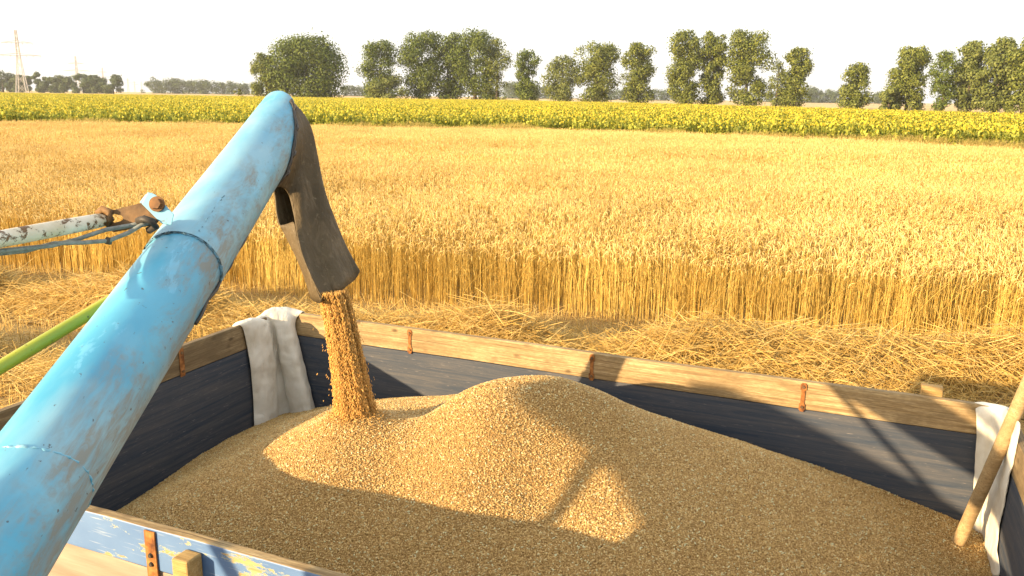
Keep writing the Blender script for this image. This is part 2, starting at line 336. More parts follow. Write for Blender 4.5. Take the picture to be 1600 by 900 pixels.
# ------------------------------------------------------------------ wheat
def wheat_patch(n, size, seed, fine=True, edge=False):
    r = np.random.default_rng(seed)
    x = r.uniform(-size/2, size/2, n); y = r.uniform(-size/2, size/2, n)
    h = r.normal(.90, .07, n); az = r.uniform(0, 2*math.pi, n)*.5+.2 + r.normal(0, .8, n); lean = np.abs(r.normal(.05, .05, n))+np.where(r.random(n) < .07, r.uniform(.15, .55, n), 0)
    d = np.stack([np.cos(az), np.sin(az)], 1)
    K = 5 if fine else 3
    t = np.linspace(0, 1, K)
    P = np.zeros((n, K, 3))
    off = lean[:, None]*t[None]**2*h[:, None]*1.2
    P[:, :, :2] = np.stack([x, y], 1)[:, None]+d[:, None]*off[:, :, None]
    P[:, :, :2] += r.normal(0, .006, (n, K, 2))*t[None, :, None]
    P[:, :, 2] = h[:, None]*t[None]
    rad = .0028*(1.2-.4*t)[None]*r.uniform(.8, 1.25, (n, 1)) * (1 if fine else 1.6)
    v1, f1 = tubes(P, rad, 3)
    # ear: arches over from the stem tip
    Ke = 6 if fine else 4; te = np.linspace(0, 1, Ke); top = P[:, -1]
    bend = r.uniform(.3, 2.7, n); L = r.uniform(.085, .125, n)
    ang = bend[:, None]*te[None]**1.0
    st = L[:, None]/(Ke-1)
    dz = np.concatenate([np.zeros((n, 1)), np.cumsum(np.cos(ang[:, :-1])*st, 1)], 1)
    dh = np.concatenate([np.zeros((n, 1)), np.cumsum(np.sin(ang[:, :-1])*st, 1)], 1)
    E = np.zeros((n, Ke, 3)); E[:, :, :2] = top[:, None, :2]+d[:, None]*dh[:, :, None]; E[:, :, 2] = top[:, None, 2]+dz
    prof = (np.array([.25, .85, 1, 1, .8, .25]) if fine else np.array([.35, 1, .9, .3]))*.0060
    v2, f2 = tubes(E, np.broadcast_to(prof, (n, Ke))*r.uniform(.8, 1.2, (n, 1))*(1 if fine else 1.35), 4)
    vs = [v1, v2]; fs = [f1, f2+len(v1)]; mi = [np.zeros(len(f1)), np.ones(len(f2))]
    if fine:      # withered leaf blades
        nl = int(n*.7); j = r.integers(0, n, nl); hb = r.uniform(.3, .85, nl)
        b0 = np.stack([x[j], y[j], h[j]*hb], 1); a2 = r.uniform(0, 6.28, nl); dd = np.stack([np.cos(a2), np.sin(a2)], 1)
        Q = np.zeros((nl, 4, 3)); q = np.linspace(0, 1, 4); ln = r.uniform(.06, .16, nl)
        Q[:, :, :2] = b0[:, None, :2]+dd[:, None]*(ln[:, None]*q[None]*.7)[:, :, None]
        Q[:, :, 2] = b0[:, None, 2]+ln[:, None]*(q-1.6*q*q)[None]
        v3, f3 = tubes(Q, np.broadcast_to(np.array([.002, .0042, .0035, .0008]), (nl, 4)), 3, flat=.35)
        fs.append(f3+len(v1)+len(v2)); vs.append(v3); mi.append(np.zeros(len(f3)))
    return make_mesh('wheat_patch', np.concatenate(vs), np.concatenate(fs), [M_stem, M_ear], np.concatenate(mi), False)
NEARV = [wheat_patch(275, 1.05, 100+i) for i in range(6)]
FARV = [wheat_patch(330, 2.1, 200+i, False) for i in range(5)]
pts = []; rots = []; scls = []; idx = []
def add_tile(x, y, rz, s, hs, i): pts.append((x, y, .01)); rots.append((0, 0, rz)); scls.append((s, s, s*hs)); idx.append(i)
for v in np.arange(.5, 16, 1.0):
    for u in np.arange(-46, 34, 1.0):
        p = EA+ED*u+EN*v + rng.uniform(-.06, .06, 2)
        if v < 1: p = p + EN*(vnoise(np.array([u*.45+9]), np.array([3.3]))[0]-.5)*.55
        if p[1] > far_edge(p[0])-.8: continue
        dpt = p[1]*.97
        if abs(p[0]) > .68*dpt+3: continue
        hs = 1+.16*(vnoise(np.array([p[0]*.30]), np.array([p[1]*.30]))[0]-.5)+rng.uniform(-.02, .02)
        add_tile(*p, math.atan2(ED[1], ED[0])+(math.pi if rng.random() < .5 else 0)+(0 if v < 1 else rng.uniform(-.25, .25)), 1, hs, rng.integers(0, 6))
for v in np.arange(16.9, 66, 1.8):
    for u in np.arange(-80, 60, 1.8):
        p = EA+ED*u+EN*v + rng.uniform(-.2, .2, 2)
        if p[1] > far_edge(p[0])-.9: continue
        if abs(p[0]) > .68*p[1]+4: continue
        hs = 1+.17*(vnoise(np.array([p[0]*.16]), np.array([p[1]*.16]))[0]-.5)+.08*(vnoise(np.array([p[0]*.6]), np.array([p[1]*.6]))[0]-.5)
        add_tile(*p, rng.uniform(0, 6.28), 1, hs, 6+rng.integers(0, 5))
o = scatter('wheat_field', pts, rots, scls, idx, NEARV+FARV)
tag(o, 'standing field of ripe golden wheat with nodding ears', 'wheat field', kind='stuff')

# ------------------------------------------------------------------ straw swaths and stubble
def swath(name, v0, u0, u1, w, hmax, n, label, seed):
    r = np.random.default_rng(seed)
    u = r.uniform(u0, u1, n); v = np.clip(r.normal(0, .46, n), -1.15, 1.15)
    lump = .15+1.5*vnoise(u*.8+seed, np.full(n, seed*1.7))**1.2; wig = .5*(vnoise(u*.3+3, np.full(n, seed+.5))-.5)
    hh = hmax*lump*np.exp(-(v*1.25)**2)
    z = .02+hh*r.uniform(0.0, 1.0, n)**.6
    ctr = EA[None]+ED[None]*u[:, None]+EN[None]*(v0+wig+v*w)[:, None]
    L = r.uniform(.18, .62, n); a = r.normal(.6, .7, n)+np.where(r.random(n) < .3, 1.6, 0); tilt = r.normal(0, .28, n)
    slope = -2*1.5*v*hh/w*.5
    K = 4; t = np.linspace(-.5, .5, K); dirv = np.stack([np.cos(a), np.sin(a)], 1)
    dirv = np.stack([dirv[:, 0]*ED[0]-dirv[:, 1]*ED[1], dirv[:, 0]*ED[1]+dirv[:, 1]*ED[0]], 1)
    P = np.zeros((n, K, 3)); P[:, :, :2] = ctr[:, None]+dirv[:, None]*(L[:, None]*t[None])[:, :, None]
    sag = r.uniform(-.03, .06, n)
    P[:, :, 2] = z[:, None]+(L*(tilt+np.sin(a)*slope))[:, None]*t[None]-(sag[:, None]*(2*t[None])**2)*.7
    P[:, :, 2] = np.maximum(P[:, :, 2], .006)
    P[:, 1:3] += r.normal(0, .006, (n, 2, 3)); kink = r.random(n) < .3; P[kink, 3] += r.normal(0, .05, (kink.sum(), 3))*np.array([1, 1, .5])
    rad = np.broadcast_to(np.array([.9, 1, 1, .8])*.0030, (n, K))*r.uniform(.7, 1.35, (n, 1))
    vv, ff = tubes(P, rad, 3)
    nb = n//7; jb = r.integers(0, n, nb); Pb = P[jb].copy(); mid = Pb.mean(1, keepdims=True); Pb = mid+(Pb-mid)*r.uniform(1.1, 1.9, (nb, 1, 1))
    Pb[:, :, 2] += (hh[jb]*.35+.02)[:, None]*r.random((nb, 1)); Pb[:, :, 2] = np.maximum(Pb[:, :, 2], .01)
    vb, fb = tubes(Pb, np.broadcast_to(np.array([.8, 1, 1, .8])*.0036, (nb, K))*r.uniform(.7, 1.2, (nb, 1)), 3)
    ff = np.concatenate([ff, fb+len(vv)]); vv = np.concatenate([vv, vb])
    # the packed core of the row under the loose stalks
    nu, nv = int((u1-u0)/.12), 16
    U, V = np.meshgrid(np.linspace(u0, u1, nu), np.linspace(-1.2, 1.2, nv), indexing='ij')
    lump = .15+1.5*vnoise(U*.8+seed, np.full(U.shape, seed*1.7))**1.2; wig = .5*(vnoise(U*.3+3, np.full(U.shape, seed+.5))-.5)
    Z = .55*hmax*lump*np.exp(-(V*1.25)**2)+.05*vnoise(U*6, V*6+9)-.03
    C = EA[None, None]+ED*U[..., None]+EN*(v0+wig+V*w)[..., None]
    cv = np.concatenate([C, Z[..., None]], 2).reshape(-1, 3)
    i, j = np.meshgrid(np.arange(nu-1), np.arange(nv-1), indexing='ij'); b = (i*nv+j).ravel()
    cf = np.stack([b, b+nv, b+nv+1, b+1], 1)
    me = make_mesh(name, np.concatenate([vv, cv]), np.concatenate([ff, cf+len(vv)]), [M_straw, M_soil], np.concatenate([np.zeros(len(ff)), np.ones(len(cf))]))
    o = link(name, me); tag(o, label, 'straw', kind='stuff'); return o
swath('straw_windrow', -1.72, -13, 15, .78, .45, 70000, 'loose row of cut straw along the foot of the standing wheat', 3)
swath('straw_windrow', -4.6, -16, -1.0, .8, .40, 15000, 'second row of cut straw at the left edge behind the green rod', 11)
# stubble rows
n = 26000; r = np.random.default_rng(5)
row = np.round(r.uniform(-8.5, .2, n)/.145)*.145+r.normal(0, .016, n); u = r.uniform(-17, 13, n)
P = np.zeros((n, 2, 3)); P[:, :, :2] = (EA+ED*u[:, None]+EN*row[:, None])[:, None]
h = r.uniform(.10, .22, n); P[:, 1, 2] = h; P[:, 1, :2] += r.normal(0, .025, (n, 2)); P[:, 0, 2] = 0
v1, f1 = tubes(P, np.full((n, 2), .0028), 3)
n2 = 16000; c2 = EA+ED*r.uniform(-17, 13, n2)[:, None]+EN*r.uniform(-8.5, .3, n2)[:, None]; a = r.uniform(0, 6.28, n2); L = r.uniform(.05, .3, n2)
Q = np.zeros((n2, 2, 3)); dv = np.stack([np.cos(a), np.sin(a)], 1)*L[:, None]/2
Q[:, 0, :2] = c2-dv; Q[:, 1, :2] = c2+dv; Q[:, :, 2] = r.uniform(.01, .07, (n2, 2)); v2, f2 = tubes(Q, np.full((n2, 2), .0026), 3)
o = link('stubble', make_mesh('stubble', np.concatenate([v1, v2]), np.concatenate([f1, f2+len(v1)]), M_straw))
tag(o, 'short cut wheat stubble with scattered straw in rows', 'stubble', kind='stuff')

# ------------------------------------------------------------------ sunflowers and verge
def sun_patch(n, size, seed, fine):
    r = np.random.default_rng(seed); V = []; Fc = []; Mi = []; nv = 0
    for i in range(n):
        x, y = r.uniform(-size/2, size/2, 2); h = r.normal(1.62, .14)
        v, f = tubes(np.array([[[x, y, 0], [x+.02, y, h*.6], [x+r.normal(0, .05), y+r.normal(0, .05), h]]]), np.array([[.018, .015, .012]]), 3)
        V.append(v); Fc.append(f+nv); Mi.append(np.zeros(len(f))); nv += len(v)
        nl = 13 if fine else 7
        for k in range(nl):
            a = r.uniform(0, 6.28); z = h*r.uniform(.25, .97); L = r.uniform(.16, .27)*(1 if fine else 1.5); wd = L*.40
            d = np.array([math.cos(a), math.sin(a), 0]); s = np.array([-d[1], d[0], 0]); b = np.array([x, y, z])+d*.05
            dr = r.uniform(.2, 1.1)
            m1 = b+d*L*.55+np.array([0, 0, .03]); tip = b+d*L-np.array([0, 0, L*dr])
            V.append(np.array([b, m1+s*wd-np.array([0, 0, .03]), tip, m1-s*wd-np.array([0, 0, .03])])); Fc.append(np.array([[0, 1, 2, 3]])+nv); Mi.append([0]); nv += 4
        if r.random() < .88:      # flower head, nodding towards the light
            a = -1.9+r.normal(0, .7); el = r.uniform(-.35, .6)
            nrm = np.array([math.cos(a)*math.cos(el), math.sin(a)*math.cos(el), math.sin(el)]); s = np.cross(nrm, [0, 0, 1]); s /= np.linalg.norm(s); t = np.cross(s, nrm)
            c = np.array([x, y, h*(1 if r.random() < .6 else r.uniform(.62, .95))])+nrm*(.06+.10*r.random()); rp = r.uniform(.050, .080); K = 9 if fine else 6
            ring = []
            for k in range(2*K):
                q = k*math.pi/K; rr = rp*(1 if k % 2 == 0 else .72)
                ring.append(c+rr*(math.cos(q)*s+math.sin(q)*t)-nrm*.02*(k % 2 == 0))
            ring = np.array(ring); V.append(np.vstack([ring, c+nrm*.01]))
            for k in range(K): Fc.append(np.array([[2*k, 2*k+1, (2*k+2) % (2*K), 2*K]])+nv); Mi.append([1])
            nv += 2*K+1
            q = np.arange(4)*math.pi/2; V.append(c+nrm*.016+.38*rp*(np.cos(q)[:, None]*s+np.sin(q)[:, None]*t)); Fc.append(np.array([[0, 1, 2, 3]])+nv); Mi.append([2]); nv += 4
    return make_mesh('sunflower_patch', np.concatenate(V), np.concatenate(Fc), [M_sunleaf, M_petal, M_seed], np.concatenate(Mi))
SN = [sun_patch(26, 2.1, 300+i, True) for i in range(5)]; SF = [sun_patch(110, 6.2, 400+i, False) for i in range(4)]
fx = [-400, -250, -60, 0, 60, 80, 110, 200]; fy = [400, 380, 360, 345, 230, 165, 118, 90]
def sun_far(x): return np.interp(x, fx, fy)
pts = []; rots = []; scls = []; idx = []
for y in np.arange(24, 110, 2.0):
    for x in np.arange(-.68*y-4, .68*y+6, 2.0):
        p = (x+rng.uniform(-.3, .3), y+rng.uniform(-.3, .3))
        if p[1] < far_edge(p[0])+1.3 or p[1] > sun_far(p[0]): continue
        hs = 1+.22*(vnoise(np.array([p[0]*.12]), np.array([p[1]*.12]))[0]-.5)
        pts.append((*p, 0)); rots.append((0, 0, rng.uniform(-.5, .5))); scls.append((1, 1, hs)); idx.append(rng.integers(0, 5))
for y in np.arange(113, 400, 6.0):
    for x in np.arange(-.68*y-6, .68*y+6, 6.0):
        p = (x+rng.uniform(-.5, .5), y+rng.uniform(-.5, .5))
        if p[1] > sun_far(p[0]): continue
        hs = 1+.16*(vnoise(np.array([p[0]*.05]), np.array([p[1]*.05]))[0]-.5)
        pts.append((*p, 0)); rots.append((0, 0, rng.uniform(-.5, .5))); scls.append((1, 1, hs)); idx.append(5+rng.integers(0, 4))
o = scatter('sunflower_field', pts, rots, scls, idx, SN+SF); tag(o, 'broad band of yellow flowering sunflowers behind the wheat', 'sunflower field', kind='stuff')
n = 34000; r = np.random.default_rng(8); x = r.uniform(-48, 44, n); y = far_edge(x)+np.abs(r.normal(0, .7, n))-.3+.8*(vnoise(x*.3, x*0+2)-.5)
h = r.uniform(.75, 1.22, n)*(.85+.45*vnoise(x*.4, x*0+5)); K = 4; t = np.linspace(0, 1, K)
P = np.zeros((n, K, 3)); a = r.normal(.3, .9, n); bd = r.uniform(.1, .65, n)
P[:, :, 0] = x[:, None]+(np.cos(a)*bd*h)[:, None]*t**2; P[:, :, 1] = y[:, None]+(np.sin(a)*bd*h)[:, None]*t**2; P[:, :, 2] = h[:, None]*(t-.25*t**2*bd[:, None])
v, f = tubes(P, np.broadcast_to(np.array([.006, .007, .007, .004]), (n, K)), 3)
o = link('grass_verge', make_mesh('grass_verge', v, f, M_grass)); tag(o, 'strip of tall dry grass between wheat and sunflowers', 'grass', kind='stuff')

# ------------------------------------------------------------------ trees
def leaf_cloud(centres, radii, n, size, r, jitter=.22):
    """leaf clumps as small bent quads spread through the outer volume of many lumps"""
    w = radii[:, 0]*radii[:, 2]; k = r.choice(len(centres), n, p=w/w.sum())
    d = r.normal(0, 1, (n, 3)); d /= np.linalg.norm(d, axis=1, keepdims=True)
    rr = r.uniform(.2, 1.0, n)**.5+np.abs(r.normal(0, jitter*.9, n))-.06
    c = centres[k]+d*rr[:, None]*radii[k]
    s = size*r.uniform(.5, 1.3, n)
    nrm = d*1.2+r.normal(0, .42, (n, 3)); nrm /= np.linalg.norm(nrm, axis=1, keepdims=True)
    a = np.cross(nrm, r.normal(0, 1, (n, 3))); a /= np.linalg.norm(a, axis=1, keepdims=True); b = np.cross(nrm, a)
    q = np.stack([c-a*s[:, None]*.6, c-b*s[:, None]*.42+nrm*s[:, None]*.12, c+a*s[:, None]*.6, c+b*s[:, None]*.42+nrm*s[:, None]*.12], 1).reshape(-1, 3)
    return q, np.arange(4*n).reshape(-1, 4)
def tree(name, px, D, top_y, w_px, shape, mat, label, seed, n=3800, base=None, group=None, lumps=46, leaf=.62):
    r = np.random.default_rng(seed); v = ray(px, 150); k = D/v[1]; X = v[0]*k
    yh = 150+(px-800)*math.tan(ROLL)
    H = HCAM+(yh-top_y)*D/F; Wd = 1.16*w_px*D/F/2
    root = empty(name, (X, D, 0)); tag(root, label, 'tree', group)
    C = []; Rr = []
    for i in range(lumps):
        t = (i+r.random())/lumps                               # 0 foot .. 1 top
        prof = np.interp(t, *zip(*shape)); a = r.uniform(0, 6.28); q = r.random()**.38*prof
        rad = Wd*r.uniform(.26, .46)*(.6+.4*prof)
        z = H*(.06+.90*t)
        C.append((math.cos(a)*q*(Wd-rad*.62), math.sin(a)*q*Wd*.6, min(z, H-rad*.75))); Rr.append((rad, rad, rad*r.uniform(.65, .95)))
    q, f = leaf_cloud(np.array(C), np.array(Rr), int(n*3.0), leaf*1.12, r)
    q[:, 2] = np.maximum(q[:, 2], .05)
    link('crown', make_mesh('crown', q, f, mat), root)
    tr = MB(); tr.tube([(0, 0, 0), (.1, 0, H*.3), (.25, .1, H*.62), (.1, 0, H*.85)], [Wd*.055+.18, Wd*.045+.12, .14, .05], 8)
    for i in range(7):
        b = C[r.integers(0, len(C))]; z0 = min(b[2]*.6, H*.5); tr.tube([(.1, 0, z0), (b[0]*.5, b[1]*.5, (z0+b[2])/2), tuple(b)], [.13, .09, .03], 5)
    tr.build('trunk', M_bark, root, True); return root
OV = [(0, .55), (.2, .85), (.5, 1), (.8, .8), (1, .35)]; COLM = [(0, .7), (.3, .8), (.6, 1), (.85, .9), (1, .5)]; RND = [(0, .75), (.3, 1), (.6, 1), (.85, .7), (1, .3)]
BUSH = [(0, 1), (.5, .9), (1, .4)]; SPL = [(0, .9), (.35, .85), (.45, .6), (.75, .75), (1, .4)]
T = tree
T('round_tree', 480, 400, 60, 108, RND, M_leaf[0], 'broad round dark green tree, widest of all, above the auger head', 1, 9000, lumps=80, leaf=.75)
T('small_tree', 417, 396, 86, 44, OV, M_leaf[1], 'smaller tree leaning against the left side of the broad round tree', 2, 2600)
T('leafy_tree', 594, 390, 67, 60, COLM, M_leaf[0], 'single green tree between the broad round tree and the dense clump', 3, 3600)
T('bush', 607, 385, 118, 58, BUSH, M_leaf[2], 'low pale bush at the foot of the tree right of the round tree', 4, 1500, lumps=12)
T('leafy_tree', 658, 392, 54, 66, COLM, M_leaf[0], 'tall tree at the left end of the dense dark clump', 5, 4600)
T('leafy_tree', 699, 396, 55, 62, COLM, M_leaf[0], 'dark tree second from the left in the dense clump', 6, 4600)
T('leafy_tree', 742, 392, 52, 70, COLM, M_leaf[0], 'tallest dark tree in the dense clump', 7, 5000)
T('leafy_tree', 776, 388, 64, 42, COLM, M_leaf[1], 'thin loose tree at the right end of the dense clump', 8, 1900, leaf=.55)
T('leafy_tree', 824, 385, 81, 42, SPL, M_leaf[0], 'small lone tree just right of the dense clump', 9, 2300)
T('leafy_tree', 877, 375, 89, 56, OV, M_leaf[2], 'pale loose tree left of a taller bushy tree', 10, 2400)
T('leafy_tree', 932, 372, 70, 68, COLM, M_leaf[1], 'full bushy tree between the pale loose tree and a slim one', 11, 4600)
T('leafy_tree', 996, 365, 72, 52, COLM, M_leaf[1], 'upright tree standing left of the wide gap before the tall row', 12, 3500)
T('tall_tree', 1070, 350, 53, 56, COLM, M_leaf[1], 'first tall tree at the left end of the tall row', 13, 4600)
T('tall_tree', 1112, 350, 55, 46, COLM, M_leaf[1], 'slim tall tree in the middle of the tall row', 14, 3800)
T('tall_tree', 1165, 345, 54, 66, COLM, M_leaf[1], 'widest tree of the tall row, on its right', 15, 5000)
T('leafy_tree', 1213, 340, 98, 34, OV, M_leaf[2], 'thin see-through tree filling the gap beside the tall row', 16, 1100, leaf=.5)
T('leafy_tree', 1243, 338, 77, 48, SPL, M_leaf[1], 'bent tree at the right end of the tall row', 17, 3000)
T('small_tree', 1334, 330, 101, 48, [(0, 1), (.4, .9), (.7, .6), (1, .35)], M_leaf[1], 'lowest lone tree in the wide gap on the right', 18, 2400)
T('leafy_tree', 1418, 310, 76, 58, [(0, .95), (.4, .9), (.7, .75), (1, .55)], M_leaf[1], 'lone tall tree left of the long grove', 19, 4400)
T('bush', 1390, 305, 136, 34, BUSH, M_leaf[2], 'pale bush beside the foot of the lone tall tree', 20, 800, lumps=9)
T('grove_tree', 1474, 285, 83, 44, COLM, M_leaf[0], 'bluish thin tree at the left end of the long grove', 21, 1900, leaf=.5)
T('grove_tree', 1512, 285, 69, 58, OV, M_leaf[2], 'pale grove tree next to the bluish thin one', 22, 3600)
T('grove_tree', 1556, 280, 65, 60, OV, M_leaf[2], 'round headed grove tree left of the brighter edge tree', 23, 4200)
T('grove_tree', 1600, 272, 62, 58, COLM, M_leaf[1], 'brighter green grove tree cut by the right edge', 24, 4200)
T('bush', 372, 398, 138, 15, BUSH, M_leaf[1], 'tiny round bush left of the auger head at the field edge', 25, 260, lumps=5, leaf=.4)
G1 = 'hazy trees left of the pylon gap'; LB1 = 'hazy distant tree in the clump at the far left'
far_l = [(6, 112, 34), (28, 117, 26), (41, 118, 18), (64, 114, 20), (83, 121, 20), (100, 118, 26), (131, 116, 28), (152, 118, 26), (178, 118, 26)]
for i, (px, ty, w) in enumerate(far_l):
    lab = 'hazy distant tree at the foot of the tallest pylon' if i < 3 else 'hazy distant tree in the clump around the second pylon'
    T('distant_tree', px, 900, ty, w*1.15, RND, M_wood_far, lab, 40+i, 1100, group='hazy trees by the tallest pylon' if i < 3 else 'hazy trees by the second pylon', lumps=12, leaf=1.3)
def far_wood(name, spans, D, label, seed):
    r = np.random.default_rng(seed); C = []; Rr = []
    for (x0, x1, h0, h1) in spans:
        for px in np.arange(x0, x1, 4.5):
            X = (px+r.normal(0, 1)-800)/F*D*.975; hh = np.interp(px, [x0, x1], [h0, h1])*r.uniform(.8, 1.12)*D/F+3.2
            for k in range(4):
                t = (k+.5)/4; rad = hh*r.uniform(.20, .30); C.append((X+r.normal(0, 2.5), D+r.normal(0, 8), min(hh*t, hh-rad))); Rr.append((rad*1.2, rad*1.2, rad))
    q, f = leaf_cloud(np.array(C), np.array(Rr), len(C)*120, 1.6, r); q[:, 2] = np.maximum(q[:, 2], .1)
    o = link(name, make_mesh(name, q, f, M_wood_far)); tag(o, label, 'wood', kind='stuff')
far_wood('distant_wood', [(228, 252, 18, 20), (258, 404, 20, 15)], 1300, 'hazy belt of trees on the horizon left of the round tree', 60)
far_wood('distant_wood', [(530, 580, 12, 13), (788, 870, 22, 16), (940, 1060, 14, 14), (1190, 1265, 12, 16), (1262, 1322, 20, 15), (1355, 1400, 16, 16)], 1350, 'hazy belt of trees on the horizon behind the nearer trees', 61)

# ------------------------------------------------------------------ pylons
m = Mat('pylon_steel', .6, .4); M_steel = m.color((.42, .40, .39)).m
def pylon(px, D, top_y, label, seed, arms, group=None, thin=1.0):
    yh = 150+(px-800)*math.tan(ROLL); H = HCAM+(yh-top_y)*D/F; X = (px-800)/F*D*.975
    root = empty('pylon', (X, D, 0), .25); tag(root, label, 'pylon', group)
    b = MB(); bw, tw = H*.075, H*.012; rd = H*.0046*thin
    lv = np.linspace(0, 1, 10)**.85; w = lambda t: np.interp(t, [0, .55, 1], [bw, bw*.34, tw])
    for sx_ in (-1, 1):
        for sy_ in (-1, 1): b.tube([(sx_*w(t), sy_*w(t), H*t) for t in lv], rd*1.3, 4)
    for i in range(9):
        t0, t1 = lv[i], lv[i+1]
        for q in (-1, 1):
            b.tube([(-w(t0), q*w(t0), H*t0), (w(t1), q*w(t1), H*t1)], rd*.7, 3); b.tube([(w(t0), q*w(t0), H*t0), (-w(t1), q*w(t1), H*t1)], rd*.7, 3)
            b.tube([(q*w(t0), -w(t0), H*t0), (q*w(t1), w(t1), H*t1)], rd*.7, 3)
    b.build('lattice_mast', M_steel, root)
    for t, L in arms:
        a = MB()
        for q in (-1, 1):
            for yy in (-1, 1): a.tube([(0, yy*w(t), H*t), (q*L*H, 0, H*t)], rd, 4); a.tube([(0, yy*w(t), H*(t+.035)), (q*L*H, 0, H*t)], rd*.8, 4)
            for e in (.35, .65, .97): a.tube([(q*L*H*e, 0, H*t), (q*L*H*e, 0, H*(t-.035))], rd*.8, 4)
        a.build('cross_arm', M_steel, root)
pylon(31, 720, 52, 'tallest lattice power pylon at the far left', 1, [(.80, .23), (.60, .34)])
pylon(119, 1150, 90, 'second, smaller lattice pylon to the right of the tallest one', 2, [(.80, .20), (.60, .34)], thin=1.2)
pylon(159, 1800, 107, 'third and smaller pylon peeking above the hazy trees', 3, [(.82, .2), (.62, .32)], thin=1.5)
for i, (px, ty) in enumerate(((197, 122), (207, 126), (218, 127))):
    pylon(px, 2300+i*120, ty, 'tiny far pylon in the gap between the hazy tree clumps', 4+i, [(.84, .2), (.64, .32)], 'tiny pylons in the gap', 1.8)

# ------------------------------------------------------------------ air
hb = MB(); hb.box((-2420, -320, -1), (2420, 2920, 75)); hm = bpy.data.materials.new('haze'); hm.use_nodes = True; hm.node_tree.nodes.clear()
ho = hm.node_tree.nodes.new('ShaderNodeOutputMaterial'); pv = hm.node_tree.nodes.new('ShaderNodeVolumePrincipled')
pv.inputs['Color'].default_value = (.95, .95, .95, 1); pv.inputs['Density'].default_value = .00011; pv.inputs['Anisotropy'].default_value = .2
hm.node_tree.links.new(pv.outputs[0], ho.inputs['Volume']); o = hb.build('haze', hm); o['kind'] = 'stuff'; o['label'] = 'thin pale summer haze over the fields'
# ------------------------------------------------------------------ trailer
tr = empty('farm_trailer', (TO[0], TO[1], 0), TROT)
tag(tr, 'blue wooden farm trailer filled with wheat grain, topped by bare planks', 'trailer')
def plank(name, L, Hh, th, mats, loc, rz=0, outer=None, seed=0, warp=.004, div=24, bevel=.004):
    """board: local x along its length, y thickness (0..th), z up"""
    r = np.random.default_rng(seed); xs = np.linspace(0, L, div+1)
    dzt = (vnoise(xs*1.7+seed, xs*0+seed)-.5)*warp*2+r.normal(0, warp*.12, div+1); dzb = (vnoise(xs*1.5+seed*3, xs*0)-.5)*warp
    dy = (vnoise(xs*.9+seed*7, xs*0+3)-.5)*warp
    v = []
    for i, x in enumerate(xs): v += [(x, dy[i], dzb[i]), (x, th+dy[i], dzb[i]), (x, th+dy[i], Hh+dzt[i]), (x, dy[i], Hh+dzt[i])]
    f = []; mi = []
    for i in range(div):
        b = i*4
        for k in range(4):
            k2 = (k+1) % 4; f.append((b+k, b+4+k, b+4+k2, b+k2)); mi.append(1 if (outer is not None and k == outer) else 0)
    f += [(0, 1, 2, 3), (div*4+3, div*4+2, div*4+1, div*4)]; mi += [0, 0]
    b = MB(); b.v = [np.array(v, float)]; b.f = [list(q) for q in f]; b.m = mi; b.n = len(v)
    o = b.build(name, mats, tr, False, bevel); o.location = loc; o.rotation_euler = (0, 0, rz); return o
PHt = .138
# far side
plank('top_plank', TL+.07, PHt, .036, M_plank, (-.035, 0, ZT-PHt), seed=1)
plank('side_board', TL, .86, .030, M_board, (0, .006, ZT-PHt-.005-.86), seed=2, warp=.003)
# near side: bare wood inside and on top, chipped blue paint outside
plank('top_plank', TL+.07, PHt, .036, [M_plank, M_chip], (-.035, -TWD-.036, ZT-PHt), outer=3, seed=3, warp=.005)['label'] = 'near top plank with chipped blue paint outside'
plank('side_board', TL+.07, .86, .030, [M_board, M_greyb], (-.035, -TWD-.031, ZT-PHt-.006-.86), outer=3, seed=4)
# left end and right end (length runs along local -y)
plank('top_plank', TWD, .150, .036, M_plank_old, (-.036, 0, ZT-.150), -math.pi/2, seed=5)
plank('side_board', TWD, .85, .030, M_board, (-.032, 0, ZT-.155-.85), -math.pi/2, seed=6, warp=.003)
plank('top_plank', TWD, .150, .036, M_plank_old, (TL, 0, ZT-.150), -math.pi/2, seed=7)
plank('side_board', TWD, .85, .030, M_board, (TL+.002, 0, ZT-.155-.85), -math.pi/2, seed=8, warp=.003)
b = MB(); b.box((-.03, -TWD, .86), (TL+.03, 0, .90)); b.build('floor', M_board, tr)
b = MB()
for y in (-.6, -1.65): b.box((-.1, y-.05, .72), (TL+.1, y+.05, .855))
for x in (.3, 1.4, 2.5, 3.6): b.box((x-.04, -TWD+.02, .78), (x+.04, -.02, .858))
b.build('chassis', M_dark, tr)
for x in (.85, 3.1):
    for y in (-.28, -TWD+.28):
        b = MB(); a = np.linspace(0, 2*math.pi, 33)
        v = []; f = []
        prof = [(.20, -.09), (.36, -.11), (.41, -.07), (.42, 0), (.41, .07), (.36, .11), (.20, .09)]
        for t in a[:-1]: v += [(pr*math.cos(t), py, pr*math.sin(t)) for pr, py in prof]
        n_ = len(prof)
        for i in range(32):
            for k in range(n_-1): f.append((i*n_+k, ((i+1) % 32)*n_+k, ((i+1) % 32)*n_+k+1, i*n_+k+1))
        b.add(v, f); o = b.build('wheel', M_tyre, tr, True); o.location = (x, y, .42)
        h = MB(); h.tube([(0, -.06, 0), (0, .06, 0)], .205, 24); h.tube([(0, -.10, 0), (0, .10, 0)], .06, 12); h.build('rim', M_chip, o)
